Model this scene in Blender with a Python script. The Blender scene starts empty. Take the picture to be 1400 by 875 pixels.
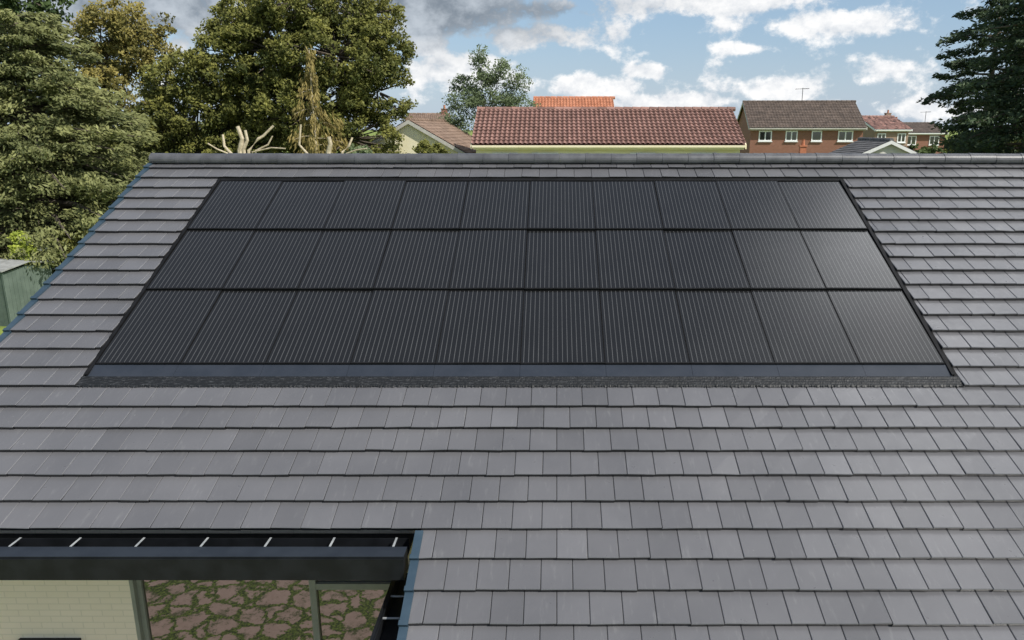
import bpy, math, random
import numpy as np
from mathutils import Vector
random.seed(7); rng=np.random.default_rng(11)
C=bpy.context.scene.collection
R=math.radians
F=1050.0; PX=761.0; PY=437.5; CH=6.9
PIT=math.atan(262.5/F); cp,sp=math.cos(PIT),math.sin(PIT)
TH=math.atan(866.5/F)-PIT; ct,st=math.cos(TH),math.sin(TH)
OY,OZ=9.102,CH-2.880
def at(px,py,fw):
    dx=(px-PX)/F; dy=(py-PY)/F
    f=cp-dy*sp; u=-sp-dy*cp
    t=fw/f
    return Vector((dx*t,fw,CH+u*t))
def RP(x,s,n=0.0): return (x,OY+s*ct-n*st,OZ+s*st+n*ct)
# ---------------------------------------------------------------- helpers
class MB:
    def __init__(s): s.v=[]; s.f=[]; s.c=[]
    def face(s,pts,col=0.5):
        i=len(s.v); s.v+= [tuple(p) for p in pts]; s.f.append(tuple(range(i,i+len(pts)))); s.c+=[col]*len(pts)
    def box(s,x0,x1,y0,y1,z0,z1,fn=None,col=0.5):
        P=[(x0,y0,z0),(x1,y0,z0),(x1,y1,z0),(x0,y1,z0),(x0,y0,z1),(x1,y0,z1),(x1,y1,z1),(x0,y1,z1)]
        if fn: P=[fn(*p) for p in P]
        i=len(s.v); s.v+=P; s.c+=[col]*8
        for q in ((0,3,2,1),(4,5,6,7),(0,1,5,4),(1,2,6,5),(2,3,7,6),(3,0,4,7)): s.f.append(tuple(i+k for k in q))
    def tube(s,pts,rad,n=8,col=0.5):
        pts=[Vector(p) for p in pts]; base=len(s.v)
        for k,p in enumerate(pts):
            d=(pts[min(k+1,len(pts)-1)]-pts[max(k-1,0)]).normalized()
            a=d.cross(Vector((0,0,1)) if abs(d.z)<.9 else Vector((1,0,0))).normalized(); b=d.cross(a)
            r=rad[k] if isinstance(rad,(list,tuple)) else rad
            for j in range(n):
                t=2*math.pi*j/n; s.v.append(tuple(p+a*r*math.cos(t)+b*r*math.sin(t))); s.c.append(col)
        for k in range(len(pts)-1):
            for j in range(n):
                s.f.append((base+k*n+j,base+k*n+(j+1)%n,base+(k+1)*n+(j+1)%n,base+(k+1)*n+j))
        s.f.append(tuple(base+j for j in range(n))[::-1]); e=base+(len(pts)-1)*n
        s.f.append(tuple(e+j for j in range(n)))
wp={}
def link(name,me,mat,parent,world):
    o=bpy.data.objects.new(name,me); C.objects.link(o)
    if mat: me.materials.append(mat)
    if parent:
        o.parent=parent
        if world and wp.get(parent.name): o.location=-Vector(wp[parent.name])
    wp[o.name]=None
    return o
def obj(name,mb,mat,parent=None,world=True,smooth=False):
    me=bpy.data.meshes.new(name); me.from_pydata(mb.v,[],mb.f)
    ca=me.color_attributes.new('tint','FLOAT_COLOR','POINT')
    a=np.ones((len(mb.v),4),dtype=np.float32); a[:,:3]=np.array(mb.c,dtype=np.float32)[:,None]
    ca.data.foreach_set('color',a.ravel())
    if smooth: me.polygons.foreach_set('use_smooth',[True]*len(me.polygons))
    me.update()
    return link(name,me,mat,parent,world)
def tag(o,label=None,cat=None,group=None,kind=None):
    if label: o['label']=label
    if cat: o['category']=cat
    if group: o['group']=group
    if kind: o['kind']=kind
    return o
def thing(name,label,cat,loc=(0,0,0),rz=0,group=None):
    o=bpy.data.objects.new(name,None); C.objects.link(o); o.location=loc; o.rotation_euler=(0,0,rz)
    wp[o.name]=tuple(loc); return tag(o,label,cat,group)
# ---------------------------------------------------------------- materials
def nt(name):
    m=bpy.data.materials.new(name); m.use_nodes=True; t=m.node_tree; return m,t,t.nodes['Principled BSDF']
def N(t,typ,**kw):
    n=t.nodes.new(typ)
    for k,v in kw.items(): setattr(n,k,v)
    return n
def rgb(c): return (c[0],c[1],c[2],1)
def mixc(t,a,b,fac):
    n=t.nodes.new('ShaderNodeMix'); n.data_type='RGBA'
    for sock,val in ((n.inputs[6],a),(n.inputs[7],b),(n.inputs[0],fac)):
        if isinstance(val,(tuple,list)): sock.default_value=rgb(val)
        elif isinstance(val,(int,float)): sock.default_value=val
        else: t.links.new(val,sock)
    return n.outputs[2]
def M_(t,op,a,b=None,c=None,clamp=False):
    n=t.nodes.new('ShaderNodeMath'); n.operation=op; n.use_clamp=clamp
    for i,v in enumerate((a,b,c)):
        if v is None: continue
        if isinstance(v,(int,float)): n.inputs[i].default_value=v
        else: t.links.new(v,n.inputs[i])
    return n.outputs[0]
def noise(t,scale,det=3,vec=None,rough=.55):
    n=N(t,'ShaderNodeTexNoise'); n.inputs['Scale'].default_value=scale; n.inputs['Detail'].default_value=det; n.inputs['Roughness'].default_value=rough
    if vec is not None: t.links.new(vec,n.inputs['Vector'])
    return n.outputs[0]
def sm(t,x,a,b):
    n=N(t,'ShaderNodeMapRange'); n.interpolation_type='SMOOTHSTEP'; t.links.new(x,n.inputs[0]); n.inputs[1].default_value=a; n.inputs[2].default_value=b
    return n.outputs[0]
def bump(t,b,h,strg=.3,dist=.01):
    n=N(t,'ShaderNodeBump'); n.inputs['Strength'].default_value=strg; n.inputs['Distance'].default_value=dist
    t.links.new(h,n.inputs['Height']); t.links.new(n.outputs[0],b.inputs['Normal'])
def mat_noise(name,c1,c2,scale=4,rough=.7,tint=0.0,bmp=0,bscale=60,spec=.5,metal=0):
    m,t,b=nt(name); co=N(t,'ShaderNodeTexCoord').outputs['Object']
    c=mixc(t,c1,c2,sm(t,noise(t,scale,5,co),.35,.65))
    if tint:
        at_=N(t,'ShaderNodeAttribute',attribute_name='tint').outputs['Fac']
        k=M_(t,'MULTIPLY_ADD',at_,2*tint,1-tint)
        v=N(t,'ShaderNodeVectorMath',operation='SCALE'); t.links.new(c,v.inputs[0]); t.links.new(k,v.inputs[3]); c=v.outputs[0]
    t.links.new(c,b.inputs['Base Color']); b.inputs['Roughness'].default_value=rough
    b.inputs['Specular IOR Level'].default_value=spec; b.inputs['Metallic'].default_value=metal
    if bmp: bump(t,b,noise(t,bscale,4,co),bmp)
    return m
def mat_tile():
    m,t,b=nt('slate_tile'); co=N(t,'ShaderNodeTexCoord').outputs['Object']
    c=mixc(t,(.112,.112,.119),(.134,.133,.140),sm(t,noise(t,.9,5,co),.3,.7))
    mp=N(t,'ShaderNodeMapping'); mp.inputs['Scale'].default_value=(22,4,4); t.links.new(co,mp.inputs[0])
    c=mixc(t,c,(.21,.21,.21),M_(t,'MULTIPLY',sm(t,noise(t,1.0,5,mp.outputs[0],.65),.55,.8),.5))
    c=mixc(t,c,(.38,.37,.36),M_(t,'MULTIPLY',sm(t,noise(t,17,3,co,.7),.71,.78),.4))
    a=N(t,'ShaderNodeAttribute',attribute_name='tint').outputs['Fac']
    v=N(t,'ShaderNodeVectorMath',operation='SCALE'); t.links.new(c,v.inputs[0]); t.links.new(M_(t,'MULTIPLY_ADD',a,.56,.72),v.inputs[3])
    dk=sm(t,a,.0,.16)  # near-black lower tile edges: contact shadow of each course put into the colour
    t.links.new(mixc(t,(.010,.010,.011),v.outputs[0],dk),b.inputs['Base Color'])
    t.links.new(M_(t,'MULTIPLY_ADD',noise(t,9,4,co),.18,.22),b.inputs['Roughness'])
    b.inputs['Specular IOR Level'].default_value=.7
    bump(t,b,noise(t,140,3,co),.2,.003)
    return m
def mat_glasspanel():
    m,t,b=nt('solar_glass'); co=N(t,'ShaderNodeTexCoord').outputs['Object']
    s=N(t,'ShaderNodeSeparateXYZ'); t.links.new(co,s.inputs[0])
    fx=M_(t,'FRACT',M_(t,'MULTIPLY_ADD',s.outputs[0],1/.0605,.5+70))
    ln=M_(t,'SUBTRACT',1.0,sm(t,M_(t,'ABSOLUTE',M_(t,'SUBTRACT',fx,.5)),.03,.10))
    fade=M_(t,'MULTIPLY_ADD',noise(t,2.5,2,co),.5,.35,clamp=True)
    l=M_(t,'MULTIPLY',ln,fade)
    base=mixc(t,(.009,.0095,.0105),(.0125,.013,.014),noise(t,3,3,co))
    c=mixc(t,base,(.125,.128,.13),l)
    t.links.new(c,b.inputs['Base Color'])
    t.links.new(M_(t,'MULTIPLY_ADD',noise(t,2.2,4,co),.08,.15),b.inputs['Roughness'])
    b.inputs['Specular IOR Level'].default_value=.48
    return m
def mat_leaf(name,dark,light,tr=.2):
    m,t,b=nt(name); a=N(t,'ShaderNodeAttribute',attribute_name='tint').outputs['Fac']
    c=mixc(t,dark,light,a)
    t.links.new(c,b.inputs['Base Color']); b.inputs['Roughness'].default_value=.6; b.inputs['Specular IOR Level'].default_value=.2
    tl=N(t,'ShaderNodeBsdfTranslucent'); t.links.new(c,tl.inputs[0]); mx=N(t,'ShaderNodeMixShader'); mx.inputs[0].default_value=tr
    t.links.new(b.outputs[0],mx.inputs[1]); t.links.new(tl.outputs[0],mx.inputs[2]); t.links.new(mx.outputs[0],t.nodes['Material Output'].inputs[0])
    return m
def mat_brick(name,c1,c2,mortar,bw=.225,rh=.075,ms=.01,bs=.4,rough=.85):
    m,t,b=nt(name); co=N(t,'ShaderNodeTexCoord').outputs['Object']
    s=N(t,'ShaderNodeSeparateXYZ'); t.links.new(co,s.inputs[0]); cb=N(t,'ShaderNodeCombineXYZ')
    t.links.new(M_(t,'ADD',s.outputs[0],s.outputs[1]),cb.inputs[0]); t.links.new(s.outputs[2],cb.inputs[1])
    k=N(t,'ShaderNodeTexBrick'); t.links.new(cb.outputs[0],k.inputs[0]); k.inputs['Scale'].default_value=1
    k.inputs['Color1'].default_value=rgb(c1); k.inputs['Color2'].default_value=rgb(c2); k.inputs['Mortar'].default_value=rgb(mortar)
    k.inputs['Brick Width'].default_value=bw; k.inputs['Row Height'].default_value=rh; k.inputs['Mortar Size'].default_value=ms
    c=mixc(t,k.outputs[0],tuple(x*.85 for x in c1),M_(t,'MULTIPLY',noise(t,2.5,5,co),.5))
    t.links.new(c,b.inputs['Base Color']); b.inputs['Roughness'].default_value=rough
    bump(t,b,M_(t,'SUBTRACT',noise(t,30,3,co),k.outputs[1]),bs,.006)
    return m
TILE=mat_tile(); GLASSP=mat_glasspanel()
EDGE=mat_noise('black_metal',(.006,.006,.006),(.010,.010,.011),6,.55,spec=.2)
FLASH=mat_noise('flashing_metal',(.024,.030,.041),(.031,.037,.049),3,.32,spec=.5)
def mk_apron():
    m,t,b=nt('crimped_apron'); co=N(t,'ShaderNodeTexCoord').outputs['Object']
    mp=N(t,'ShaderNodeMapping'); mp.inputs['Scale'].default_value=(14,60,60); t.links.new(co,mp.inputs[0])
    c=mixc(t,(.011,.012,.013),(.09,.094,.10),M_(t,'MULTIPLY',sm(t,noise(t,1,5,mp.outputs[0],.75),.5,.72),.8))
    t.links.new(c,b.inputs['Base Color']); b.inputs['Roughness'].default_value=.5; b.inputs['Specular IOR Level'].default_value=.35; bump(t,b,noise(t,60,4,co),.3,.005)
    return m
APRON=mk_apron()
VERGE=mat_noise('verge_plastic',(.030,.055,.080),(.043,.072,.098),3,.4)
RIDGE=mat_noise('ridge_clay',(.072,.073,.080),(.102,.104,.112),5,.45,tint=.12,bmp=.15)
UNDER=mat_noise('underlay',(.012,.012,.013),(.02,.02,.02),5,.9)
GUT=mat_noise('gutter_black',(.007,.008,.0095),(.012,.0135,.016),4,.45,spec=.3)
LEDGE=mat_noise('gutter_ledge_metal',(.018,.023,.031),(.024,.030,.039),4,.42,spec=.4)
BRK=mat_noise('bracket_galvanised',(.34,.36,.37),(.46,.48,.48),9,.45,metal=.2)
CREAMBR=mat_brick('cream_painted_brick',(.95,.81,.60),(.92,.79,.57),(.80,.69,.49),.225,.075,.006,.4)
FRAMEG=mat_noise('sage_frame',(.25,.255,.20),(.29,.295,.23),5,.5)
def mk_glass(name,base=.30,rough=.02):
    m,t,b=nt(name); co=N(t,'ShaderNodeTexCoord').outputs['Object']
    b.inputs['Base Color'].default_value=(base,base*.97,base*.9,1); b.inputs['Metallic'].default_value=1; b.inputs['Roughness'].default_value=rough
    bump(t,b,noise(t,1.2,2,co),.05,.02); return m
WGLASS=mk_glass('window_glass',.36,.01); FGLASS=mk_glass('far_glass',.14,.1)
WHITE=mat_noise('white_paint',(.80,.81,.80),(.85,.85,.84),5,.5)
# ---------------------------------------------------------------- camera, light, sky
cam=bpy.data.cameras.new('camera'); co=bpy.data.objects.new('camera',cam); C.objects.link(co)
co.location=(0,0,CH); co.rotation_euler=(math.pi/2-PIT,0,0); cam.sensor_width=36; cam.lens=F/1400*36
cam.shift_x=-(PX-700)/1400; cam.clip_end=5000; cam.clip_start=.05
bpy.context.scene.camera=co
sd=Vector((.56,-.38,.72)).normalized()
sun=bpy.data.lights.new('sun','SUN'); so=bpy.data.objects.new('sun',sun); C.objects.link(so)
sun.energy=5.0; sun.angle=R(.5); sun.color=(1,.96,.885); so.rotation_euler=(-sd).to_track_quat('-Z','Y').to_euler(); so.location=(10,5,30)
sc=bpy.context.scene
sc.view_settings.view_transform='Standard'; sc.view_settings.look='None'; sc.view_settings.exposure=0
W=bpy.data.worlds.new('World'); sc.world=W; W.use_nodes=True; t=W.node_tree
for n in list(t.nodes): t.nodes.remove(n)
sky=N(t,'ShaderNodeTexSky',sky_type='NISHITA'); sky.sun_disc=False; sky.sun_elevation=math.asin(sd.z); sky.sun_rotation=math.atan2(sd.x,sd.y)
sky.air_density=1.0; sky.dust_density=.8; sky.ozone_density=1.5
bg=N(t,'ShaderNodeBackground'); bg.inputs[1].default_value=.125; t.links.new(sky.outputs[0],bg.inputs[0])
gen=N(t,'ShaderNodeTexCoord').outputs['Generated']
sx=N(t,'ShaderNodeSeparateXYZ'); t.links.new(gen,sx.inputs[0])
yy=M_(t,'MAXIMUM',sx.outputs[1],.08)
cb=N(t,'ShaderNodeCombineXYZ'); t.links.new(M_(t,'DIVIDE',sx.outputs[0],yy),cb.inputs[0]); t.links.new(M_(t,'DIVIDE',sx.outputs[2],yy),cb.inputs[1])
AB=cb.outputs[0]
def mapd(z): 
    mp=N(t,'ShaderNodeMapping'); mp.inputs['Scale'].default_value=(1,1,1.35); mp.inputs['Location'].default_value=(.37,.1,z); t.links.new(gen,mp.inputs[0]); return mp.outputs[0]
n1=noise(t,17,11,mapd(.2),.62); n1b=noise(t,17,11,mapd(.214),.62)
def blobs(L,raw=()):
    acc=None
    Q=[]
    for (x,y,rx,ry,w) in L:
        p=at(x,y,1.0); Q.append((p.x,p.z-CH,rx/F,ry/F,w))
    for (a0,b0,ra,rb,w) in Q+list(raw):
        v=N(t,'ShaderNodeVectorMath',operation='SUBTRACT'); t.links.new(AB,v.inputs[0]); v.inputs[1].default_value=(a0,b0,0)
        u=N(t,'ShaderNodeVectorMath',operation='MULTIPLY'); t.links.new(v.outputs[0],u.inputs[0]); u.inputs[1].default_value=(1/ra,1/rb,0)
        d=N(t,'ShaderNodeVectorMath',operation='DOT_PRODUCT'); t.links.new(u.outputs[0],d.inputs[0]); t.links.new(u.outputs[0],d.inputs[1])
        e=M_(t,'MULTIPLY',M_(t,'EXPONENT',M_(t,'MULTIPLY',d.outputs['Value'],-1.0)),w)
        acc=e if acc is None else M_(t,'MAXIMUM',acc,e)
    return acc
WB=blobs([(740,50,120,26,1.),(960,3,180,22,1.05),(1120,32,140,20,1.),(1030,65,50,9,.7),(620,100,80,30,1.1),(800,118,75,18,1.0),(885,97,32,11,1.0),(1055,120,80,20,1.1),(1215,97,42,24,1.2),(930,140,140,14,.95),(1280,150,90,18,.95),(590,60,50,26,.8),(1160,142,60,12,.7),(250,60,60,30,.9)],
   raw=((1.6,2.6,1.0,1.2,1.0),))  # raw: cloud added out of view, high right, for the roof's sheen
SH=blobs([],raw=((.84,1.50,.36,.60,1.0),(1.7,2.4,.9,1.2,.35)))  # SH: unseen bright cloud, added only to put a sheen on the right panels
DB=blobs([(530,12,240,46,1.3),(130,5,240,50,1.25),(720,14,130,22,.9),(900,-30,300,22,.5)])
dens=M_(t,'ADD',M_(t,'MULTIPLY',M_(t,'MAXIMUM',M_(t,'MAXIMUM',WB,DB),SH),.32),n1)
cov=sm(t,dens,.60,.76)
shade=M_(t,'MULTIPLY_ADD',M_(t,'SUBTRACT',n1,n1b),3.0,.74,clamp=True)
cw=mixc(t,(.54,.60,.68),(1.0,1.0,1.0),shade)
cd=mixc(t,(.17,.215,.27),(.48,.54,.61),sm(t,n1,.36,.68))
ccol=mixc(t,cw,cd,M_(t,'MINIMUM',M_(t,'MULTIPLY',DB,1.15),.93))
haze=M_(t,'MULTIPLY',M_(t,'SUBTRACT',1.0,sm(t,sx.outputs[2],-.02,.22)),.8)
bc=N(t,'ShaderNodeBackground'); t.links.new(M_(t,'MULTIPLY_ADD',SH,3.4,1.03),bc.inputs[1]); t.links.new(ccol,bc.inputs[0])  # SH patch made brighter than the other clouds, for the panel sheen
bh=N(t,'ShaderNodeBackground'); t.links.new(mixc(t,(.50,.63,.80),(.29,.45,.72),sm(t,sx.outputs[2],.0,.14)),bh.inputs[0]); bh.inputs[1].default_value=.95
bv_=N(t,'ShaderNodeBackground'); bv_.inputs[0].default_value=(.60,.61,.62,1); bv_.inputs[1].default_value=.62
mxv=N(t,'ShaderNodeMixShader'); t.links.new(M_(t,'MULTIPLY',sm(t,sx.outputs[2],.25,.5),.38),mxv.inputs[0]); t.links.new(bg.outputs[0],mxv.inputs[1]); t.links.new(bv_.outputs[0],mxv.inputs[2])
mxh=N(t,'ShaderNodeMixShader'); t.links.new(haze,mxh.inputs[0]); t.links.new(mxv.outputs[0],mxh.inputs[1]); t.links.new(bh.outputs[0],mxh.inputs[2])
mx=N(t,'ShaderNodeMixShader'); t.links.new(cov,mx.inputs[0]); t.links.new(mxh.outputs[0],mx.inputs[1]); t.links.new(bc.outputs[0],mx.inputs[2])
wo=N(t,'ShaderNodeOutputWorld'); t.links.new(mx.outputs[0],wo.inputs[0])
# ---------------------------------------------------------------- ground
gm,tt,b=nt('grass_ground'); cc=N(tt,'ShaderNodeTexCoord').outputs['Object']
tt.links.new(mixc(tt,mixc(tt,(.12,.17,.03),(.26,.33,.05),sm(tt,noise(tt,.8,6,cc),.3,.7)),(.20,.19,.08),M_(tt,'MULTIPLY',sm(tt,noise(tt,9,5,cc),.5,.75),.5)),b.inputs['Base Color']); b.inputs['Roughness'].default_value=.9
bump(tt,b,noise(tt,25,5,cc),.6,.05)
g=MB(); g.face([(-1500,-400,0),(1500,-400,0),(1500,2600,0),(-1500,2600,0)]); tag(obj('ground',g,gm),kind='structure')
pm,tt,b=nt('crazy_paving'); cc=N(tt,'ShaderNodeTexCoord').outputs['Object']
mpn=N(tt,'ShaderNodeVectorMath',operation='ADD'); tt.links.new(cc,mpn.inputs[0])
nn=N(tt,'ShaderNodeTexNoise'); nn.inputs['Scale'].default_value=3; nn.inputs['Detail'].default_value=7; nn.inputs['Roughness'].default_value=.65; tt.links.new(cc,nn.inputs[0]); 
nv=N(tt,'ShaderNodeVectorMath',operation='SCALE'); tt.links.new(nn.outputs[1],nv.inputs[0]); nv.inputs[3].default_value=.45; tt.links.new(nv.outputs[0],mpn.inputs[1])
vo=N(tt,'ShaderNodeTexVoronoi',feature='DISTANCE_TO_EDGE'); vo.inputs['Scale'].default_value=2.9; tt.links.new(mpn.outputs[0],vo.inputs[0])
st1=mixc(tt,(.20,.14,.125),(.38,.29,.26),noise(tt,8,6,cc,.75)); st1=mixc(tt,st1,(.06,.07,.03),sm(tt,noise(tt,2.4,8,cc,.8),.50,.62))
moss=mixc(tt,(.02,.03,.010),(.14,.19,.04),sm(tt,noise(tt,26,6,cc,.75),.4,.65))
tt.links.new(mixc(tt,moss,st1,sm(tt,M_(tt,'ADD',vo.outputs[0],M_(tt,'MULTIPLY',M_(tt,'SUBTRACT',noise(tt,14,5,cc,.8),.5),.25)),.07,.13)),b.inputs['Base Color']); b.inputs['Roughness'].default_value=.85
g=MB(); g.face([(-9,1.5,.004),(-1.5,1.5,.004),(-1.5,7.2,.004),(-9,7.2,.004)]); tag(obj('patio',g,pm),kind='structure')
# ---------------------------------------------------------------- the tiled house
house=thing('house','large house with dark grey tiled roof carrying the black solar panels','house',(0,13.84,0))
XL,XR,XA0,XA1=-7.14,11.3,-5.78,4.89; G=.338; S0=-.372; XV=-1.36
def rowseg(k):
    if k<-6: return [(XV,XR)]
    if 0<=k<=14: return [(XL+.03,XA0),(XA1,XR)]
    return [(XL+.03,XR)]
tm=MB(); TW=.30
for k in range(-12,17):
    s=S0+G*k
    off=(0 if k%2 else TW/2)
    for (a,bx) in rowseg(k):
        j0=int(math.floor((a-off)/TW))-1
        for j in range(j0,int((bx-off)/TW)+2):
            x0=max(a,off+j*TW+.002); x1=min(bx,off+(j+1)*TW-.002)
            if x1-x0<.02: continue
            js=random.gauss(0,.0025); jn=random.gauss(0,.0016); tl=random.gauss(0,.002); rot=random.gauss(0,.0014)
            col=min(1,max(.2,random.gauss(.50,.10)+(.2 if random.random()<.05 else 0)-(.15 if random.random()<.04 else 0)))
            sl=s+js; su=min(s+G+.03,5.27); nl=.062+jn; nu=.012; bv=.006; th=.046
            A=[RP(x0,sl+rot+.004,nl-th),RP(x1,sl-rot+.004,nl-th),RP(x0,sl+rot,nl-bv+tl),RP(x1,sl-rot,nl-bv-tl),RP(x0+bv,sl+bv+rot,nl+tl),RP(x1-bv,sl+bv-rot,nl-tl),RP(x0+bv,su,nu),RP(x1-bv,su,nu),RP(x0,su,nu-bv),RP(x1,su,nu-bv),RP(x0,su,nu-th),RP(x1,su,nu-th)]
            i=len(tm.v); tm.v+=A+[A[2],A[3]]; tm.c+=[0,0,.02,.02]+[col]*8+[min(1,col*1.3)]*2  # front edge vertices tinted dark, painting the shadow line below each tile
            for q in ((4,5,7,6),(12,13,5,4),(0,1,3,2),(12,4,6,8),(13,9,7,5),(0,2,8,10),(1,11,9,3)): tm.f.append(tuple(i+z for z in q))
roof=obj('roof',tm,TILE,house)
u=MB()
u.face([RP(XL+.02,S0-G*6+.05,.004),RP(XR,S0-G*6+.05,.004),RP(XR,5.26,.004),RP(XL+.02,5.26,.004)])
u.face([RP(XV,S0-G*12+.05,.004),RP(XR,S0-G*12+.05,.004),RP(XR,S0-G*6+.05,.004),RP(XV,S0-G*6+.05,.004)])
obj('underlay',u,UNDER,roof)
rid=RP(0,5.25,0); u=MB()
for k in range(18):
    y0=rid[1]+k*.30; z0=rid[2]-k*.143+.02
    u.box(XL,XR,y0,y0+.32,z0-.17,z0-.14,lambda x,y,z,y0=y0:(x,y,z-(y-y0)*.477+.15))
obj('rear_slope',u,TILE,roof)
rm=MB(); x=XL; ry,rz=rid[1]+.02,rid[2]+.05
while x<XR:
    x1=x+.45; col=random.uniform(.3,.8); dz=random.gauss(0,.002)
    prof=[(x,.121),(x+.05,.122),(x+.051,.117),(x1-.003,.1155)]
    base=len(rm.v); nn_=14
    for (xx,r) in prof:
        for j in range(nn_+1):
            a=math.pi*(-.18+1.36*j/nn_); rm.v.append((xx,ry+r*1.15*math.cos(a),rz+dz+r*.92*math.sin(a)+.028)); rm.c.append(col if xx!=x1-.003 else col*.9)
    for p in range(3):
        for j in range(nn_): rm.f.append((base+p*(nn_+1)+j,base+(p+1)*(nn_+1)+j,base+(p+1)*(nn_+1)+j+1,base+p*(nn_+1)+j+1))
    rm.f.append(tuple(base+j for j in range(nn_+1)))
    x=x1
obj('ridge',rm,RIDGE,roof)
for (xv,ks) in ((XL,range(-6,17)),(XV,range(-12,-6))):
    vm=MB()
    for k in ks:
        s=S0+G*k; e=min(s+G-.02,5.2)
        vm.box(xv-.045,xv+.035,s-.012,e,-.10,.070,lambda x,y,z,s=s:RP(x,y,z-(.025*(y-s)/G if z>0 else 0)))
        vm.box(xv-.052,xv+.03,s-.018,s+.03,-.11,.075,RP)
    obj('verge_trim',vm,VERGE,roof)
ey=OY+(S0-G*6)*ct; ez=OZ+(S0-G*6)*st
WF=7.25; WXL=-6.9
wx0=-4.55; wx1=-1.55
wm=MB()
def wallface(m,x0,x1,y,z0,z1): m.box(x0,x1,y,y+.25,z0,z1)
wallface(wm,WXL,wx0,WF,0,ez-.02); wallface(wm,wx0,wx1,WF,2.42,ez-.02); wallface(wm,wx1,-1.25,WF,0,ez-.02)
wall=obj('wall',wm,CREAMBR,house)
wm=MB()
def gz(y): return OZ+(min(y,rid[1])-OY)*st/ct-.06 if y<=rid[1] else rid[2]-(y-rid[1])*.477-.06
for (x0,ys) in ((WXL,(WF,rid[1],18.6)),(-1.25,(5.1,WF)),(XR-.3,(5.1,rid[1],18.6))):
    for a,c in zip(ys[:-1],ys[1:]):
        for xx in (x0,x0+.25):
            wm.face([(xx,a,0),(xx,c,0),(xx,c,gz(c)),(xx,a,gz(a))])
wm.face([(-1.25,5.1,0),(XR-.05,5.1,0),(XR-.05,5.1,gz(5.1)),(-1.25,5.1,gz(5.1))]); wm.face([(WXL,18.6,0),(XR-.05,18.6,0),(XR-.05,18.6,gz(18.6)),(WXL,18.6,gz(18.6))])
obj('gable_wall',wm,CREAMBR,house)
# window
fm=MB(); fy=WF+.06
for (a,c,z0,z1) in ((wx0,wx0+.09,.02,2.41),(wx1-.07,wx1,.02,2.41),(wx0+.09,wx1-.07,2.33,2.41),(wx0+.09,wx1-.07,.02,.10)):
    fm.box(a,c,fy,fy+.07,z0,z1)
xm=at(428,840,WF).x
fm.box(xm-.035,xm+.035,fy-.01,fy+.07,.10,2.33)
fm.box(wx0-.0,wx0+.04,WF+.0,fy,.02,2.41)
zt=at(480,806,WF).z
fm.box(xm+.035,wx1-.07,fy-.005,fy+.06,zt-.04,zt+.03)
win=obj('window',fm,FRAMEG,house)
for (a,c,z0,z1) in ((wx0+.09,xm-.035,.10,2.33),(xm+.035,wx1-.07,.10,zt-.04),(xm+.035,wx1-.07,zt+.03,2.33)):
    pm_=MB(); pm_.box(a,c,fy+.03,fy+.04,z0,z1); obj('pane',pm_,WGLASS,win)
p=at(73,872,WF); vm=MB(); vm.box(p.x-.36,p.x+.30,WF-.09,WF+.01,p.z-.10,p.z+.0); vm.box(p.x-.32,p.x+.26,WF-.04,WF-.004,p.z-.6,p.z-.10)
tag(obj('sill',vm,GUT,house),'dark grey sill on the cream wall')
# gutter
zg=ez-.06; gm_=MB(); gx0,gx1=XL-.05,-1.48
gy1=ey+.03; gy0=ey-.19
gm_.box(gx0,gx1,gy0,gy1,zg-.16,zg-.15)
gm_.box(gx0,gx1,gy1-.01,gy1,zg-.15,zg-.03)
gm_.box(gx0,gx1,gy0-.005,gy0+.005,zg-.15,zg-.01)
gm_.box(gx0,gx1+.02,gy0-.19,gy0,zg-.235,zg)
gm_.box(gx0,gx1+.02,gy0-.205,gy0-.192,zg-.235,zg-.012)
gut=obj('gutter',gm_,GUT,house)
lg=MB(); lg.box(gx0,gx1+.02,gy0-.185,gy0-.006,zg+.002,zg+.006); obj('gutter_ledge',lg,LEDGE,gut)
for px in (-65,20,103,191,279,366,454,540):
    p=at(px,742,ey-.12); bm=MB()
    bm.box(p.x-.010,p.x+.010,gy0-.008,ey-.03,zg+.007,zg+.011)
    obj('bracket',bm,BRK,gut)
so_=MB(); so_.box(gx0,gx1,gy1+.002,WF,zg-.16,zg-.14); obj('soffit',so_,GUT,house)
z2=2.44; sg=MB()
sg.box(-1.64,-1.63,4.6,WF-.01,z2-.12,z2+.012); sg.box(-1.63,-1.42,4.6,WF-.01,z2-.12,z2-.11); sg.box(-1.68,-1.642,4.6,WF-.01,z2-.1,z2)
g2=obj('gutter',sg,GUT,house)
for yv in (5.6,5.95,6.3,6.65):
    bm=MB(); bm.box(-1.64,-1.40,yv,yv+.016,z2-.005,z2+.006); obj('bracket',bm,BRK,g2)
# ---------------------------------------------------------------- flashing and solar panels
fl=MB(); PL,PR=-5.70,4.80; LT=4.585; TT=4.73
fl.box(XA0-.005,PL-.004,-.37,TT,.0,.030,RP); fl.box(PR+.004,XA1+.005,-.37,TT,.0,.030,RP)
fl.box(PL-.004,PR+.004,0,LT+.02,-.0,.008,RP)
fl.box(PL-.045,PL-.012,-.19,LT+.03,.030,.058,RP); fl.box(PR+.012,PR+.045,-.19,LT+.03,.030,.058,RP)
fl.box(XA0,XA1,LT+.022,TT,.0081,.034,RP)
flo=obj('flashing_tray',fl,EDGE); tag(flo,'black metal flashing tray framing the solar panel array on the roof','flashing')
sf=MB(); w=(PR-PL+.06)/10
for i in range(10):
    sf.box(PL-.03+i*w+.0015,PL-.03+(i+1)*w-.0015,-.20,-.004,.012,.036,lambda x,s,n:RP(x,s,n+(s+.19)*.05))
obj('sill_flashing',sf,FLASH,flo,world=False)
am=MB(); nx=900
ss=np.linspace(-.372,-.20,9)
wob=[random.gauss(0,.005) for _ in range(nx+1)]
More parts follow.
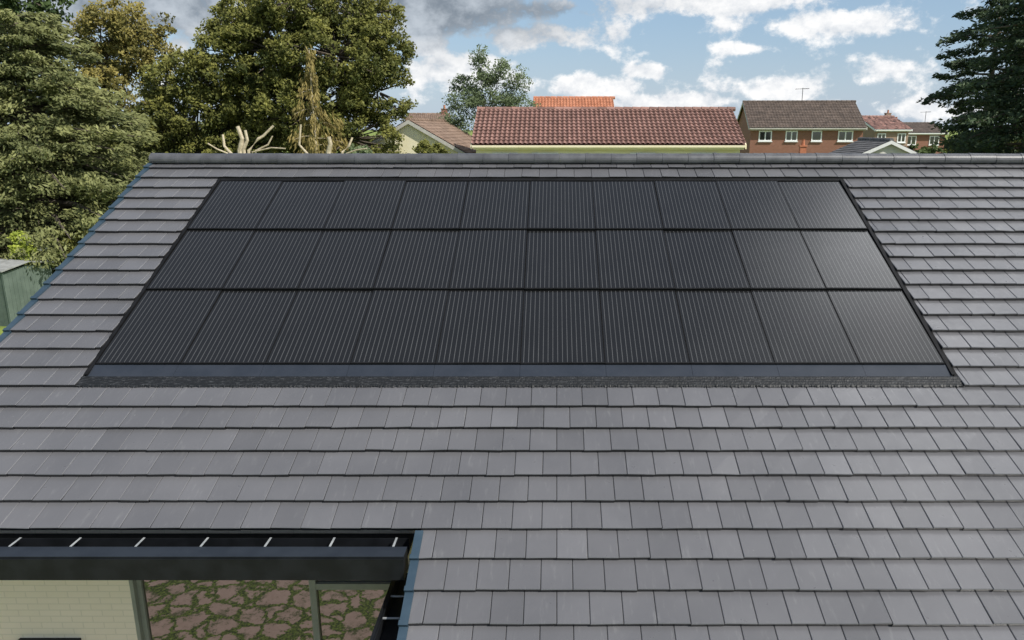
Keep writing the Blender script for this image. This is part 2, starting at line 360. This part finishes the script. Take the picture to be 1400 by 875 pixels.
for i in range(nx+1):
    xx=XA0-.03+(XA1-XA0+.06)*i/nx
    for q,s_ in enumerate(ss):
        am.v.append(RP(xx,s_+ (wob[i] if q==0 else 0),.036+random.gauss(0,.0007)+.004*(q%2)-(.0 if q else .01))); am.c.append(.5)
for i in range(nx):
    for q in range(8):
        a=i*9+q; am.f.append((a,a+9,a+10,a+1))
obj('apron',am,APRON,flo,world=False)
PH=LT/3; PW=(PR-PL)/10
def panel_parts(root):
    g=MB(); hw=PW/2-.009; y0,y1=.026,PH-.012; f=lambda y:.056-.026*y/PH
    g.face([(-hw,y0,f(y0)),(hw,y0,f(y0)),(hw,y1,f(y1)),(-hw,y1,f(y1))])
    obj('glass',g,GLASSP,root,world=False)
    fr=MB(); hw2=PW/2-.002
    sl=lambda x,y,z:(x,y,z+f(y))
    fr.box(-hw2,hw2,.004,y0,-.038,.003,sl); fr.box(-hw2,hw2,y1,PH-.004,-.015,.002,sl)
    fr.box(-hw2,-hw,y0,y1,-.02,.002,sl); fr.box(hw,hw2,y0,y1,-.02,.002,sl)
    obj('frame',fr,EDGE,root,world=False)
rown=['bottom','middle','top']; ordn=['leftmost','second from left','third from left','fourth from left','fifth from left','fifth from right','fourth from right','third from right','second from right','rightmost']
proto=None
for r in range(3):
    for c in range(10):
        if proto is None:
            root=thing('solar_panel','','solar panel'); panel_parts(root); proto=root
        else:
            root=proto.copy(); C.objects.link(root)
            for ch in list(proto.children):
                q=ch.copy(); C.objects.link(q); q.parent=root
        root.location=RP(PL+(c+.5)*PW,r*PH,.004)
        root.rotation_euler=(TH+random.gauss(0,.003),random.gauss(0,.005),0)
        root['label']='black solar panel in the %s row of the roof array, %s'%(rown[r],ordn[c]); root['category']='solar panel'; root['group']='solar panels set into the roof'
# ---------------------------------------------------------------- foliage
def quads(name,cen,size,tint,mat,parent,up=0.0,elong=1.0,direc=None,droop=0):
    n=len(cen); a=rng.normal(size=(n,3)); 
    if direc is not None: a=a*.5+direc
    a[:,2]-=droop
    a/=np.linalg.norm(a,axis=1)[:,None]
    b=rng.normal(size=(n,3)); nrm=np.cross(a,b)
    if up:
        nrm/=np.linalg.norm(nrm,axis=1)[:,None]+1e-9
        nrm*=np.where((nrm@np.array([.35,-.55,.75]))<0,-1,1)[:,None]; nrm+=np.array([.2,-.35,.45])*up
    b=np.cross(nrm,a); b/=np.linalg.norm(b,axis=1)[:,None]+1e-9
    s=np.asarray(size).reshape(-1,1)*rng.uniform(.6,1.35,(n,1))
    a=a*s*elong; b=b*s*.62
    V=np.stack([cen-a,cen+b*.9-a*.1,cen+a,cen-b*.9+a*.1],1).reshape(-1,3).astype(np.float32)
    me=bpy.data.meshes.new(name); me.vertices.add(4*n); me.vertices.foreach_set('co',V.ravel())
    me.loops.add(4*n); me.loops.foreach_set('vertex_index',np.arange(4*n,dtype=np.int32))
    me.polygons.add(n); me.polygons.foreach_set('loop_start',np.arange(0,4*n,4,dtype=np.int32)); me.polygons.foreach_set('loop_total',np.full(n,4,dtype=np.int32))
    me.update(calc_edges=True)
    ca=me.color_attributes.new('tint','FLOAT_COLOR','POINT'); col=np.ones((4*n,4),dtype=np.float32); col[:,:3]=np.repeat(np.clip(tint,0,1),4)[:,None]; ca.data.foreach_set('color',col.ravel())
    return link(name,me,mat,parent,False)
BARK=mat_noise('bark',(.07,.055,.04),(.14,.115,.09),8,.9,bmp=.6,bscale=20)
PALEB=mat_noise('pale_bark',(.36,.30,.20),(.54,.46,.33),8,.8,bmp=.4,bscale=20)
def broad(label,px,ytop,fw,blobl,mat,nl=20000,leaf=.11,cl=.45,trunk=.3,bark=BARK,cat='tree',name='broadleaf_tree',fill=.62,perclump=70,group=None):
    base=at(px,300,fw); loc=(base.x,fw,0); root=thing(name,label,cat,loc,0,group)
    k=at(px,150,fw); k2=at(px+100,150,fw); mpp=(k2.x-k.x)/100
    cen=[];rad=[]
    for (dx,y,rx,ry) in blobl:
        c=at(px+dx,y,fw); cen.append((c.x-loc[0],random.uniform(-.35,.35)*rx*mpp,c.z)); rad.append((rx*mpp,rx*mpp*.9,ry*mpp))
    cen=np.array(cen); rad=np.array(rad)
    wts=(rad[:,0]*rad[:,2])**1.0; wts/=wts.sum()
    nc=nl//perclump; idx=rng.choice(len(cen),nc,p=wts)
    d=rng.normal(size=(nc,3)); d[:,1]-=.35*np.abs(d[:,1]); d/=np.linalg.norm(d,axis=1)[:,None]
    rr=rng.uniform(fill,1.02,(nc,1))
    cc=cen[idx]+d*rad[idx]*rr
    cs=rng.uniform(.55,1.25,nc)*cl
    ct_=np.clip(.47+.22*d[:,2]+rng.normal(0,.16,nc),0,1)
    li=np.repeat(np.arange(nc),perclump)
    ld=rng.normal(size=(len(li),3)); ld/=np.linalg.norm(ld,axis=1)[:,None]; ld*=rng.uniform(0,1,(len(li),1))**.45
    P=cc[li]+ld*cs[li][:,None]*np.array([1,1,.72])
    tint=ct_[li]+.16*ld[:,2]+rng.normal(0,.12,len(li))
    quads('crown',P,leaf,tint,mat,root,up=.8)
    m=MB(); top=float(cen[:,2].mean())
    m.tube([(0,0,-.2),(.1,0,top*.5),(0,.1,top)],[trunk,trunk*.75,trunk*.4],9)
    for i in range(len(cen)):
        z=random.uniform(.45,.9)*top; c=cen[i]
        m.tube([(.05,0,z),((c[0])*.5,c[1]*.5,(z+c[2])/2+.2),(c[0],c[1],c[2]+rad[i][2]*.3)],[trunk*.38,trunk*.22,trunk*.06],6)
    for q in range(0,nc,3):
        j=idx[q]; c=cen[j]; e=cc[q]
        m.tube([tuple(c*.9+e*.1),tuple(e)],[trunk*.1,trunk*.03],4)
    obj('trunk',m,bark,root,world=False)
    return root
def conifer(label,px,ytop,fw,basez,prof,mat,nb=120,leaf=.10,perb=260,droop=.25,pad=.45,trunk=.3,name='conifer_tree',elong=1.3,flat=.45,bark=BARK,ldroop=0,up=.8,var=.2,pw=.85,side_=.22):
    b=at(px,200,fw); loc=(b.x,fw,0); root=thing(name,label,'tree',loc); zt=at(px,ytop,fw).z
    m=MB(); m.tube([(0,0,-.2),(0,0,zt*.5),(0,0,zt*.98)],[trunk,trunk*.6,.03],8)
    P=[];T=[];D=[]
    for i in range(nb):
        u=(i+random.random())/nb; z=zt-(zt-basez)*u**pw; L=prof(u)*random.uniform(1-var*1.4,1+var*.7); az=i*2.399+random.uniform(-.4,.4)
        dx,dy=math.cos(az),math.sin(az); dr=droop*random.uniform(.5,1.5)
        end=Vector((dx*L,dy*L,z-dr*L+.10*L)); mid=Vector((dx*L*.5,dy*L*.5,z-dr*L*.35+.08*L)); st_=Vector((0,0,z))
        m.tube([st_,mid,end],[trunk*.22*(L/3+.2),trunk*.12*(L/3+.2),.012],5)
        n=int(perb*(.3+L/prof(1.0)*.9)); nk=max(3,int(L*3.0)); bt=random.gauss(.47,.13)
        for q in range(nk):
            w=(q+1)/nk; w=.25+.75*w; c=st_*(1-w)**2+mid*2*w*(1-w)+end*w*w
            side=random.uniform(-1,1)*L*side_*(1.2-w*.6); c=c+Vector((-dy*side,dx*side,random.uniform(-.1,.1)))
            k=n//nk; g=rng.normal(size=(k,3)); g/=np.linalg.norm(g,axis=1)[:,None]; g*=rng.uniform(0,1,(k,1))**.5
            pr=pad*random.uniform(.6,1.25)
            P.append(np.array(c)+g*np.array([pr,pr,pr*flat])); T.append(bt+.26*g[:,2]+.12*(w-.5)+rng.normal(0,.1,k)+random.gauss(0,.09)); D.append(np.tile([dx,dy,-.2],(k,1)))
    obj('trunk',m,bark,root,world=False)
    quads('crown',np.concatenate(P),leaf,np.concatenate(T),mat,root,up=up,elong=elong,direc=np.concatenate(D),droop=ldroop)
    return root
LP=mat_leaf('pine_leaf',(.060,.078,.032),(.28,.29,.115)); LO=mat_leaf('oak_leaf',(.095,.095,.028),(.36,.30,.09))
LE=mat_leaf('evergreen_oak_leaf',(.046,.062,.018),(.26,.255,.066)); LD=mat_leaf('dark_leaf',(.03,.055,.022),(.13,.18,.06))
LG=mat_leaf('gold_leaf',(.13,.11,.035),(.42,.33,.12)); LB=mat_leaf('birch_leaf',(.10,.14,.075),(.25,.31,.16),.35)
LS=mat_leaf('spruce_leaf',(.020,.038,.023),(.10,.14,.07),.12); LY=mat_leaf('yellow_green_leaf',(.16,.22,.035),(.42,.48,.08))
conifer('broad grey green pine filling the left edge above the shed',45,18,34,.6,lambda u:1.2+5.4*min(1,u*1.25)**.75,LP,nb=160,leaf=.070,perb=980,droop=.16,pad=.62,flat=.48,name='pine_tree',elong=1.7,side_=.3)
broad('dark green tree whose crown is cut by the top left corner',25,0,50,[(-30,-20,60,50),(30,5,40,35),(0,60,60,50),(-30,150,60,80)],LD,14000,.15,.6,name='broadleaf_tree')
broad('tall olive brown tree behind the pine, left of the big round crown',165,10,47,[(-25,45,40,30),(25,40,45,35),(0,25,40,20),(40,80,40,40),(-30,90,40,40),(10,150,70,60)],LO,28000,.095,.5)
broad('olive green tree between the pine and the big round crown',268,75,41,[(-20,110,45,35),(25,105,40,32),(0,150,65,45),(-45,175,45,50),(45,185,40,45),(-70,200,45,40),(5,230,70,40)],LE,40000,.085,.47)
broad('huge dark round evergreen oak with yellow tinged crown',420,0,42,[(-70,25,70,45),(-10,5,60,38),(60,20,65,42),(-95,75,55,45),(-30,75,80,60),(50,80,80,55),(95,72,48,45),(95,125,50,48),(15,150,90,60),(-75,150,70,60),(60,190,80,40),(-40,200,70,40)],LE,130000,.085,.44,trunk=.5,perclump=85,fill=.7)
conifer('golden brown drooping conifer in front of the big round crown',432,62,37,3.8,lambda u:.08+2.3*u**.95,LG,nb=44,leaf=.05,perb=190,droop=.30,pad=.24,flat=2.0,trunk=.13,name='golden_conifer',elong=2.3,ldroop=2.2,up=0,var=.6,pw=.7,bark=PALEB)
broad('slender airy birch standing behind the left end of the long tiled roof',665,62,52,[(-8,82,12,16),(22,92,14,16),(-35,112,20,18),(0,108,26,22),(40,112,18,20),(-48,140,18,20),(-14,138,30,24),(30,140,28,22),(56,152,14,18),(-40,168,26,22),(5,175,45,24)],LB,17000,.075,.55,trunk=.14,name='birch_tree',fill=.1,perclump=50)
conifer('tall dark cedar cut by the right edge, its branches reaching furthest right',1405,-60,33,1.5,lambda u:1.2+3.1*u**.6,LS,nb=150,leaf=.075,perb=460,droop=.28,pad=.5,flat=.45,name='cedar_tree')
conifer('dark cedar with a ragged left outline beside the right hand tree',1343,-40,39,2,lambda u:1.3+1.2*math.sin(u*5)**2+.6*u,LS,nb=95,leaf=.08,perb=400,droop=.2,pad=.45,flat=.5,name='cedar_tree')
def shrub(label,px,y0,y1,rx,fw,mat,nl=3500,leaf=.08):
    m=(y0+y1)/2; return broad(label,px,y0,fw,[(0,(m+y1)/2,rx,(y1-y0)/2),(-rx*.4,m,rx*.6,(y1-y0)*.4),(rx*.4,m+3,rx*.55,(y1-y0)*.38)],mat,nl,leaf,.22,.06,cat='shrub',name='shrub',perclump=50)
shrub('small bright yellow green shrub behind the green shed',34,308,372,14,29.5,LY,3000,.06)
shrub('dark rounded shrub right of the white gabled bungalow',1268,192,225,24,46,LD,3500)
shrub('mid green shrub below the cream gable, left of the long tiled roof',590,192,225,22,36,LE,3000)
shrub('dark green bush at the foot of the pine beside the greenhouse',105,300,380,40,31,LE,6000)
shrub('low green bush in front of the evergreen oak',490,194,230,18,38,LB,2500)
def pollard(label,px,stubs,fw):
    b=at(px,210,fw); loc=(b.x,fw,0); root=thing('pollarded_tree',label,'tree',loc,0)
    m=MB(); z0=at(px,212,fw).z-1.0; m.tube([(0,0,-.1),(0.03,0,z0*.6),(0,0,z0)],[.22,.2,.17],10); obj('trunk',m,PALEB,root,world=False)
    for (pts,r) in stubs:
        mm=MB(); A=[at(x,y,fw) for (x,y) in pts]; ax=A[0].x-loc[0]; dy=random.uniform(-.3,.3); n=len(A)
        L=[(ax*.1,0,z0-.1),(ax*.75,0,z0+.35)]+[(q.x-loc[0],dy*i/n,q.z) for i,q in enumerate(A)]
        mm.tube(L,[r*1.5,r*1.4]+[r*(1.25-.35*i/(n-1)) for i in range(n)],9); obj('limb',mm,PALEB,root,world=False)
pollard('pale pollarded tree with cut stubs left of the golden conifer',335,[([(328,206),(331,190),(324,173)],.085),([(333,204),(338,192),(335,178)],.06),([(340,206),(352,190),(358,186),(371,172)],.05),([(316,210),(306,200),(303,184)],.05),([(350,206),(366,198),(372,186)],.032),([(345,208),(372,202),(392,203)],.028),([(312,210),(298,204),(286,196)],.03)],31)
pollard('pale cut stumps standing below the golden conifer',448,[([(449,208),(452,197),(450,187)],.085),([(420,210),(409,198),(411,170)],.042),([(468,208),(476,200),(480,188)],.045),([(474,210),(488,205),(503,203)],.03)],32)
# ---------------------------------------------------------------- background houses
def roof_slope(m,x0,x1,yl,zl,yu,zu,ncol,nrow,amp,th,cv=.2,spc=6):
    nx_=ncol*spc; sl=Vector((0,yu-yl,zu-zl)); nrm=Vector((0,-(zu-zl),(yu-yl))).normalized()
    if nrm.z<0: nrm=-nrm
    tint=[[min(1,max(0,random.gauss(.5,cv))) for _ in range(ncol+1)] for _ in range(nrow)]
    base=len(m.v)
    for r in range(nrow):
        for (v,h) in ((r/nrow,th),((r+1)/nrow,0.0)):
            for i in range(nx_+1):
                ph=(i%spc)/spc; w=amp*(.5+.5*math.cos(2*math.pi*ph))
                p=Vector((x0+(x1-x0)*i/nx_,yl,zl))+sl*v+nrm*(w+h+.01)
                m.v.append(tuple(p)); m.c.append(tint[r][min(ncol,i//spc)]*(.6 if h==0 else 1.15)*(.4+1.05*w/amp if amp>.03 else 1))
    for r in range(2*nrow-1):
        for i in range(nx_):
            a=base+r*(nx_+1)+i; m.f.append((a,a+1,a+nx_+2,a+nx_+1))
def gable_house(label,loc,rz,w,d,eh,rh,wallm,roofm,trim=WHITE,ncol=40,nrow=12,amp=.03,th=.025,wins=(),chim=(),ov=.35,ridgem=None,name='house',aer=None,cv=.2):
    root=thing(name,label,'house',loc,rz)
    m=MB(); x0,x1,y0,y1=-w/2,w/2,-d/2,d/2
    m.face([(x0,y0,-.3),(x1,y0,-.3),(x1,y0,eh),(x0,y0,eh)]); m.face([(x1,y1,-.3),(x0,y1,-.3),(x0,y1,eh),(x1,y1,eh)])
    for x in (x0,x1): m.face([(x,y0,-.3),(x,y1,-.3),(x,y1,eh),(x,0,rh),(x,y0,eh)])
    obj('wall',m,wallm,root,world=False)
    k=(rh-eh)/(d/2); ye=y0-ov; ze=eh-ov*k+.05
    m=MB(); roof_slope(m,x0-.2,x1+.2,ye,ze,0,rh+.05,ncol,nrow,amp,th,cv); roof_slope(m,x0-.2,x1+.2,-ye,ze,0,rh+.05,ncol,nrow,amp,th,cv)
    for sgn in (1,-1): m.face([(x0-.2,sgn*ye,ze-.03),(x1+.2,sgn*ye,ze-.03),(x1+.2,0,rh+.02),(x0-.2,0,rh+.02)])
    rf=obj('roof',m,roofm,root,world=False)
    m=MB(); x=x0-.22
    while x<x1+.2:
        m.tube([(x,0,rh+.07),(x+.43,0,rh+.065)],[.13,.115],10,col=random.uniform(.3,.8)); x+=.45
    obj('ridge',m,ridgem or roofm,rf,world=False)
    for i,x in enumerate((x0-.2,x1+.2)):
        m=MB()
        for sgn in (1,-1):
            m.box(x-.03,x+.03,0,1,0,1,lambda X,Y,Z,sgn=sgn:(X,sgn*ye*(1-Y),(ze-.2)+(rh+.05-ze)*Y+Z*.2))
        obj('bargeboard',m,trim,rf,world=False)
    m=MB(); m.box(x0-.15,x1+.15,ye-.10,ye-.0,ze-.12,ze-.02); m.box(x0-.1,x1+.1,ye+.03,ye+.06,ze-.22,ze-.04); obj('gutter',m,trim,root,world=False)
    for (wx,wz,ww,wh,nm) in wins:
        f=MB(); yf=y0-.05; e=.10
        for q in ((wx-ww/2,wx+ww/2,wz,wz+e),(wx-ww/2,wx+ww/2,wz+wh-e,wz+wh)): f.box(q[0],q[1],yf,y0+.05,q[2],q[3])
        for k_ in range(nm+1):
            xx=wx-ww/2+(ww-e)*k_/nm; f.box(xx,xx+e,yf+.002,y0+.05,wz+e,wz+wh-e)
        f.box(wx-ww/2-.06,wx+ww/2+.06,y0-.12,y0+.0,wz-.08,wz-.002)
        wo_=obj('window',f,WHITE,root,world=False); g=MB(); g.box(wx-ww/2+e,wx+ww/2-e,y0-.012,y0+.03,wz+e,wz+wh-e); obj('pane',g,FGLASS,wo_,world=False)
    for (cx,cy,cw,ch,cm,pot) in chim:
        m=MB(); zb=rh-abs(cy)*k-.4; m.box(cx-cw/2,cx+cw/2,cy-cw*.35,cy+cw*.35,zb,zb+ch); m.box(cx-cw/2-.04,cx+cw/2+.04,cy-cw*.35-.04,cy+cw*.35+.04,zb+ch,zb+ch+.08)
        c_=obj('chimney',m,cm,rf,world=False)
        for xx in ((-.15,.15) if cw>.6 else (0,)):
            p=MB(); p.tube([(cx+xx,cy,zb+ch+.08),(cx+xx,cy,zb+ch+.38),(cx+xx,cy,zb+ch+.42)],[.11,.09,.11],10); obj('chimney_pot',p,POT,rf,world=False)
    if aer:
        m=MB(); ax,h=aer; m.tube([(ax,0,rh),(ax,0,rh+h)],.028,6); m.tube([(ax-.7,0,rh+h-.12),(ax+.6,0,rh+h-.05)],.018,5)
        for q in range(8): xx=ax-.6+q*.15; m.tube([(xx,-.25,rh+h-.1),(xx,.25,rh+h-.1)],.012,4)
        obj('aerial',m,EDGE,rf,world=False)
    return root
REDT=mat_noise('brown_red_pantile',(.215,.115,.09),(.265,.145,.117),1.2,.6,tint=.75); ORT=mat_noise('orange_tile',(.40,.15,.075),(.48,.20,.11),2,.7,tint=.2)
BRT=mat_noise('brown_tile',(.085,.062,.048),(.115,.085,.067),2,.7,tint=.35); GRT=mat_noise('grey_tile',(.09,.088,.088),(.13,.127,.128),2,.7,tint=.25)
TAN=mat_noise('tan_tile',(.18,.12,.085),(.24,.165,.12),2,.75,tint=.3)
POT=mat_noise('terracotta',(.42,.14,.07),(.5,.2,.1),5,.7)
CR=mat_noise('cream_render',(.84,.76,.52),(.87,.80,.58),1.5,.85); WR=mat_noise('white_render',(.74,.72,.66),(.8,.78,.72),1.5,.85)
OFFW=mat_noise('weathered_trim',(.46,.44,.40),(.54,.52,.47),4,.7)
BK=mat_brick('red_brick',(.25,.10,.06),(.31,.13,.085),(.27,.20,.16)); BK2=mat_brick('buff_brick',(.30,.19,.13),(.36,.24,.17),(.32,.27,.23))
def place(pxl,pxr,yridge,yeave,fe,depth):
    a=at(pxl,yeave,fe); c=at(pxr,yeave,fe); r=at((pxl+pxr)/2,yridge,fe+depth/2)
    return (a.x+c.x)/2,c.x-a.x,a.z,r.z
x,w_,eh,rh=place(644,1020,151,199,38,7.2)
mpx=w_/376.
wins=[((px-832)*mpx,eh-1.35,1.25,1.0,2) for px in (690,745,880,965)]
gable_house('long cream house with reddish brown pantiled roof behind the ridge',(x,41.6,0),0,w_-.4,6.5,eh+.15,rh,CR,REDT,trim=CR,ncol=56,nrow=11,amp=.06,th=.05,wins=wins,cv=.05)
x,w_,eh,rh=place(728,842,135,160,58,7)
gable_house('house with bright orange tiled roof behind the long pantiled one',(x,61.5,0),0,w_-.4,6.3,eh,rh,WR,ORT,trim=OFFW,ncol=26,nrow=11,amp=.04)
x,w_,eh,rh=place(1030,1188,140,174,70,8.5)
gable_house('red brick house with dark brown roof and white windows',(x,74.2,0),R(-4),w_-.4,7.8,eh+.1,rh,BK,BRT,trim=OFFW,ncol=40,nrow=16,amp=.02,th=.03,
  wins=[(-3.6,eh-1.2,1.15,.9,2),(-1.3,eh-1.2,1.05,.9,2),(.9,eh-1.2,.9,.9,1),(3.4,eh-1.2,1.3,.9,2)],aer=(.3,1.3))
x,w_,eh,rh=place(1190,1242,160,176,88,8); gable_house('small buff brick house with red brown roof right of the red brick house',(x,92,0),R(8),w_-.2,7.2,eh,rh,BK2,REDT,ncol=22,nrow=9,wins=[(-1.2,eh-1.5,1,1,2),(1.2,eh-1.5,1,1,2)],chim=((1.6,.3,.6,.9,BK2,1),))
x,w_,eh,rh=place(1238,1296,169,181,96,8); gable_house('farthest brick house with low brown roof near the right hand cedars',(x,100,0),0,w_-.2,7.2,eh,rh,BK,BRT,ncol=22,nrow=8,wins=[(-1.6,eh-1.5,1.2,1.1,2),(1.2,eh-1.5,1.2,1.1,2)],chim=((-2,.3,.6,.9,BK,1),),aer=(1.5,1.5))
p=at(1216,192,46); gable_house('low bungalow with grey roof and white gable right of the orange chimney pot',(p.x,48,0),R(90),4.2,3.6,p.z-.85,p.z-.05,WR,GRT,ncol=26,nrow=9,amp=.01,ov=.2)
p=at(1112,203,44); gable_house('hidden bungalow whose orange chimney and pot rise above the ridge',(p.x-1.2,46,0),0,6.5,6,p.z-1.9,p.z-.5,BK2,GRT,ncol=26,nrow=9,amp=.01,chim=((1.2,-.1,.36,1.0,POT,1),))
p=at(549,164,42); gable_house('cream gabled house with tan roof left of the long pantiled house',(p.x+.7,46.5,0),R(90-4),9,6.2,p.z-1.8,p.z-.05,CR,TAN,trim=OFFW,ncol=34,nrow=12,amp=.02,ov=.3)
x,w_,eh,rh=place(550,604,157,169,72,8); gable_house('distant white house with brown roof and a brick chimney behind the cream gable',(x,76,0),R(10),w_,7.2,eh,rh,WR,TAN,trim=OFFW,ncol=22,nrow=8,wins=[(-1.2,eh-1.3,1,1,2),(1.2,eh-1.3,1,1,2)],chim=((1.5,0,.6,.9,BK,1),))
# ---------------------------------------------------------------- shed, greenhouse, fence
SHG=mat_noise('green_shed_paint',(.085,.115,.095),(.115,.15,.125),2,.75,tint=.14); SHR=mat_noise('shed_felt',(.22,.225,.21),(.31,.315,.30),4,.9)
p=at(10,441,27.2)
sh=thing('garden_shed','dark green wooden shed with grey felt roof at the left edge','shed',(p.x-.35,27.8,0),R(-14))
m=MB(); hw,hd,h0,h1=1.2,.95,1.95,2.12
for i in range(16):
    xx=-hw+i*.15; c_=random.uniform(.3,.8)
    for (y0,y1) in ((-hd,-hd+.025),(hd-.025,hd)): m.box(xx+.003,xx+.147,y0,y1,0,1.95,col=c_)
for i in range(12):
    yy_=-hd+.03+i*.155; c_=random.uniform(.3,.8)
    for xx in (-hw,hw-.025): m.box(xx,xx+.025,yy_+.003,yy_+.152,0,1.95+.12*(1-abs(yy_+.075)/hd),col=c_)
for sx_ in (-hw,hw): m.box(sx_-.04,sx_+.04,-hd-.03,-hd-.001,0,1.96,col=.9); m.box(sx_-.035,sx_+.035,hd+.001,hd+.03,0,1.96,col=.9)
obj('wall',m,SHG,sh,world=False)
m=MB()
for sgn in (1,-1): m.box(-hw-.12,hw+.12,0,1,0,.04,lambda X,Y,Z,sgn=sgn:(X,sgn*(hd+.12)*Y,h1+.06-Y*.18+Z))
obj('roof',m,SHR,sh,world=False)
m=MB(); m.box(-.4,.4,-hd-.025,-hd-.002,.1,1.8,col=.8)
for zz in (.35,1.45): m.box(-.38,.38,-hd-.05,-hd-.026,zz,zz+.1,col=1)
d_=obj('door',m,SHG,sh,world=False); m=MB(); m.box(.31,.35,-hd-.07,-hd-.026,.9,1.05); obj('handle',m,EDGE,d_,world=False)
ALU=mat_noise('aluminium',(.55,.57,.56),(.68,.7,.68),6,.4,metal=.3)
def ghglass():
    m,t,b=nt('greenhouse_glass'); b.inputs['Base Color'].default_value=(.55,.62,.6,1); b.inputs['Roughness'].default_value=.15; b.inputs['Alpha'].default_value=.35; return m
GG=ghglass()
p=at(84,380,31); gh=thing('greenhouse','small aluminium framed greenhouse between the green shed and the roof verge','greenhouse',(p.x,31.5,0),R(20))
m=MB(); g=MB()
for i in range(6):
    x=-1.2+i*.48
    for sgn in (1,-1):
        m.tube([(x,sgn*.95,0),(x,sgn*.95,1.45),(x,0,2.15)],.022,5)
for z,y in ((1.45,.95),(1.45,-.95),(2.15,0),(.05,.95),(.05,-.95),(.75,-.95),(.75,.95)): m.tube([(-1.2,y,z),(1.2,y,z)],.022,5)
for x in (-1.2,1.2): m.tube([(x,-.95,1.45),(x,.95,1.45)],.02,5); m.tube([(x,0,0),(x,0,2.15)],.02,5)
obj('frame',m,ALU,gh,world=False)
for sgn in (1,-1):
    g.face([(-1.2,sgn*.93,.05),(1.2,sgn*.93,.05),(1.2,sgn*.93,1.44),(-1.2,sgn*.93,1.44)]); g.face([(-1.2,sgn*.93,1.45),(1.2,sgn*.93,1.45),(1.2,0,2.14),(-1.2,0,2.14)])
for x in (-1.19,1.19): g.face([(x,-.93,.05),(x,.93,.05),(x,.93,1.44),(x,0,2.13),(x,-.93,1.44)])
obj('glazing',g,GG,gh,world=False)
FW=mat_noise('fence_wood',(.16,.12,.08),(.24,.19,.13),4,.85,tint=.3)
fn=thing('garden_fence','brown board fence at the back of the garden behind the shed','fence',(-30,37,0))
m=MB(); x=0
while x<26: m.box(x,x+.14,0,.02,.05,1.75+random.uniform(-.01,.01),col=random.random()); x+=.15
obj('boards',m,FW,fn,world=False)
for i in range(11): m=MB(); m.box(i*2.6-.05,i*2.6+.05,-.1,-.002,0,1.85); obj('post',m,FW,fn,world=False)
n=26000; xs=rng.uniform(-190,190,n); hz=6+1.6*np.sin(xs*.06)+1.3*np.sin(xs*.17+1)+.8*np.sin(xs*.5)
P=np.stack([xs,170+rng.uniform(-6,6,n),hz*rng.uniform(0,1,n)**.6],1)
wd=quads('woodland',P,.6,.35+.05*rng.normal(size=n)+.3*(P[:,2]/8-.5),LE,None,up=.3); tag(wd,'distant line of dark trees along the horizon','woodland',kind='stuff')
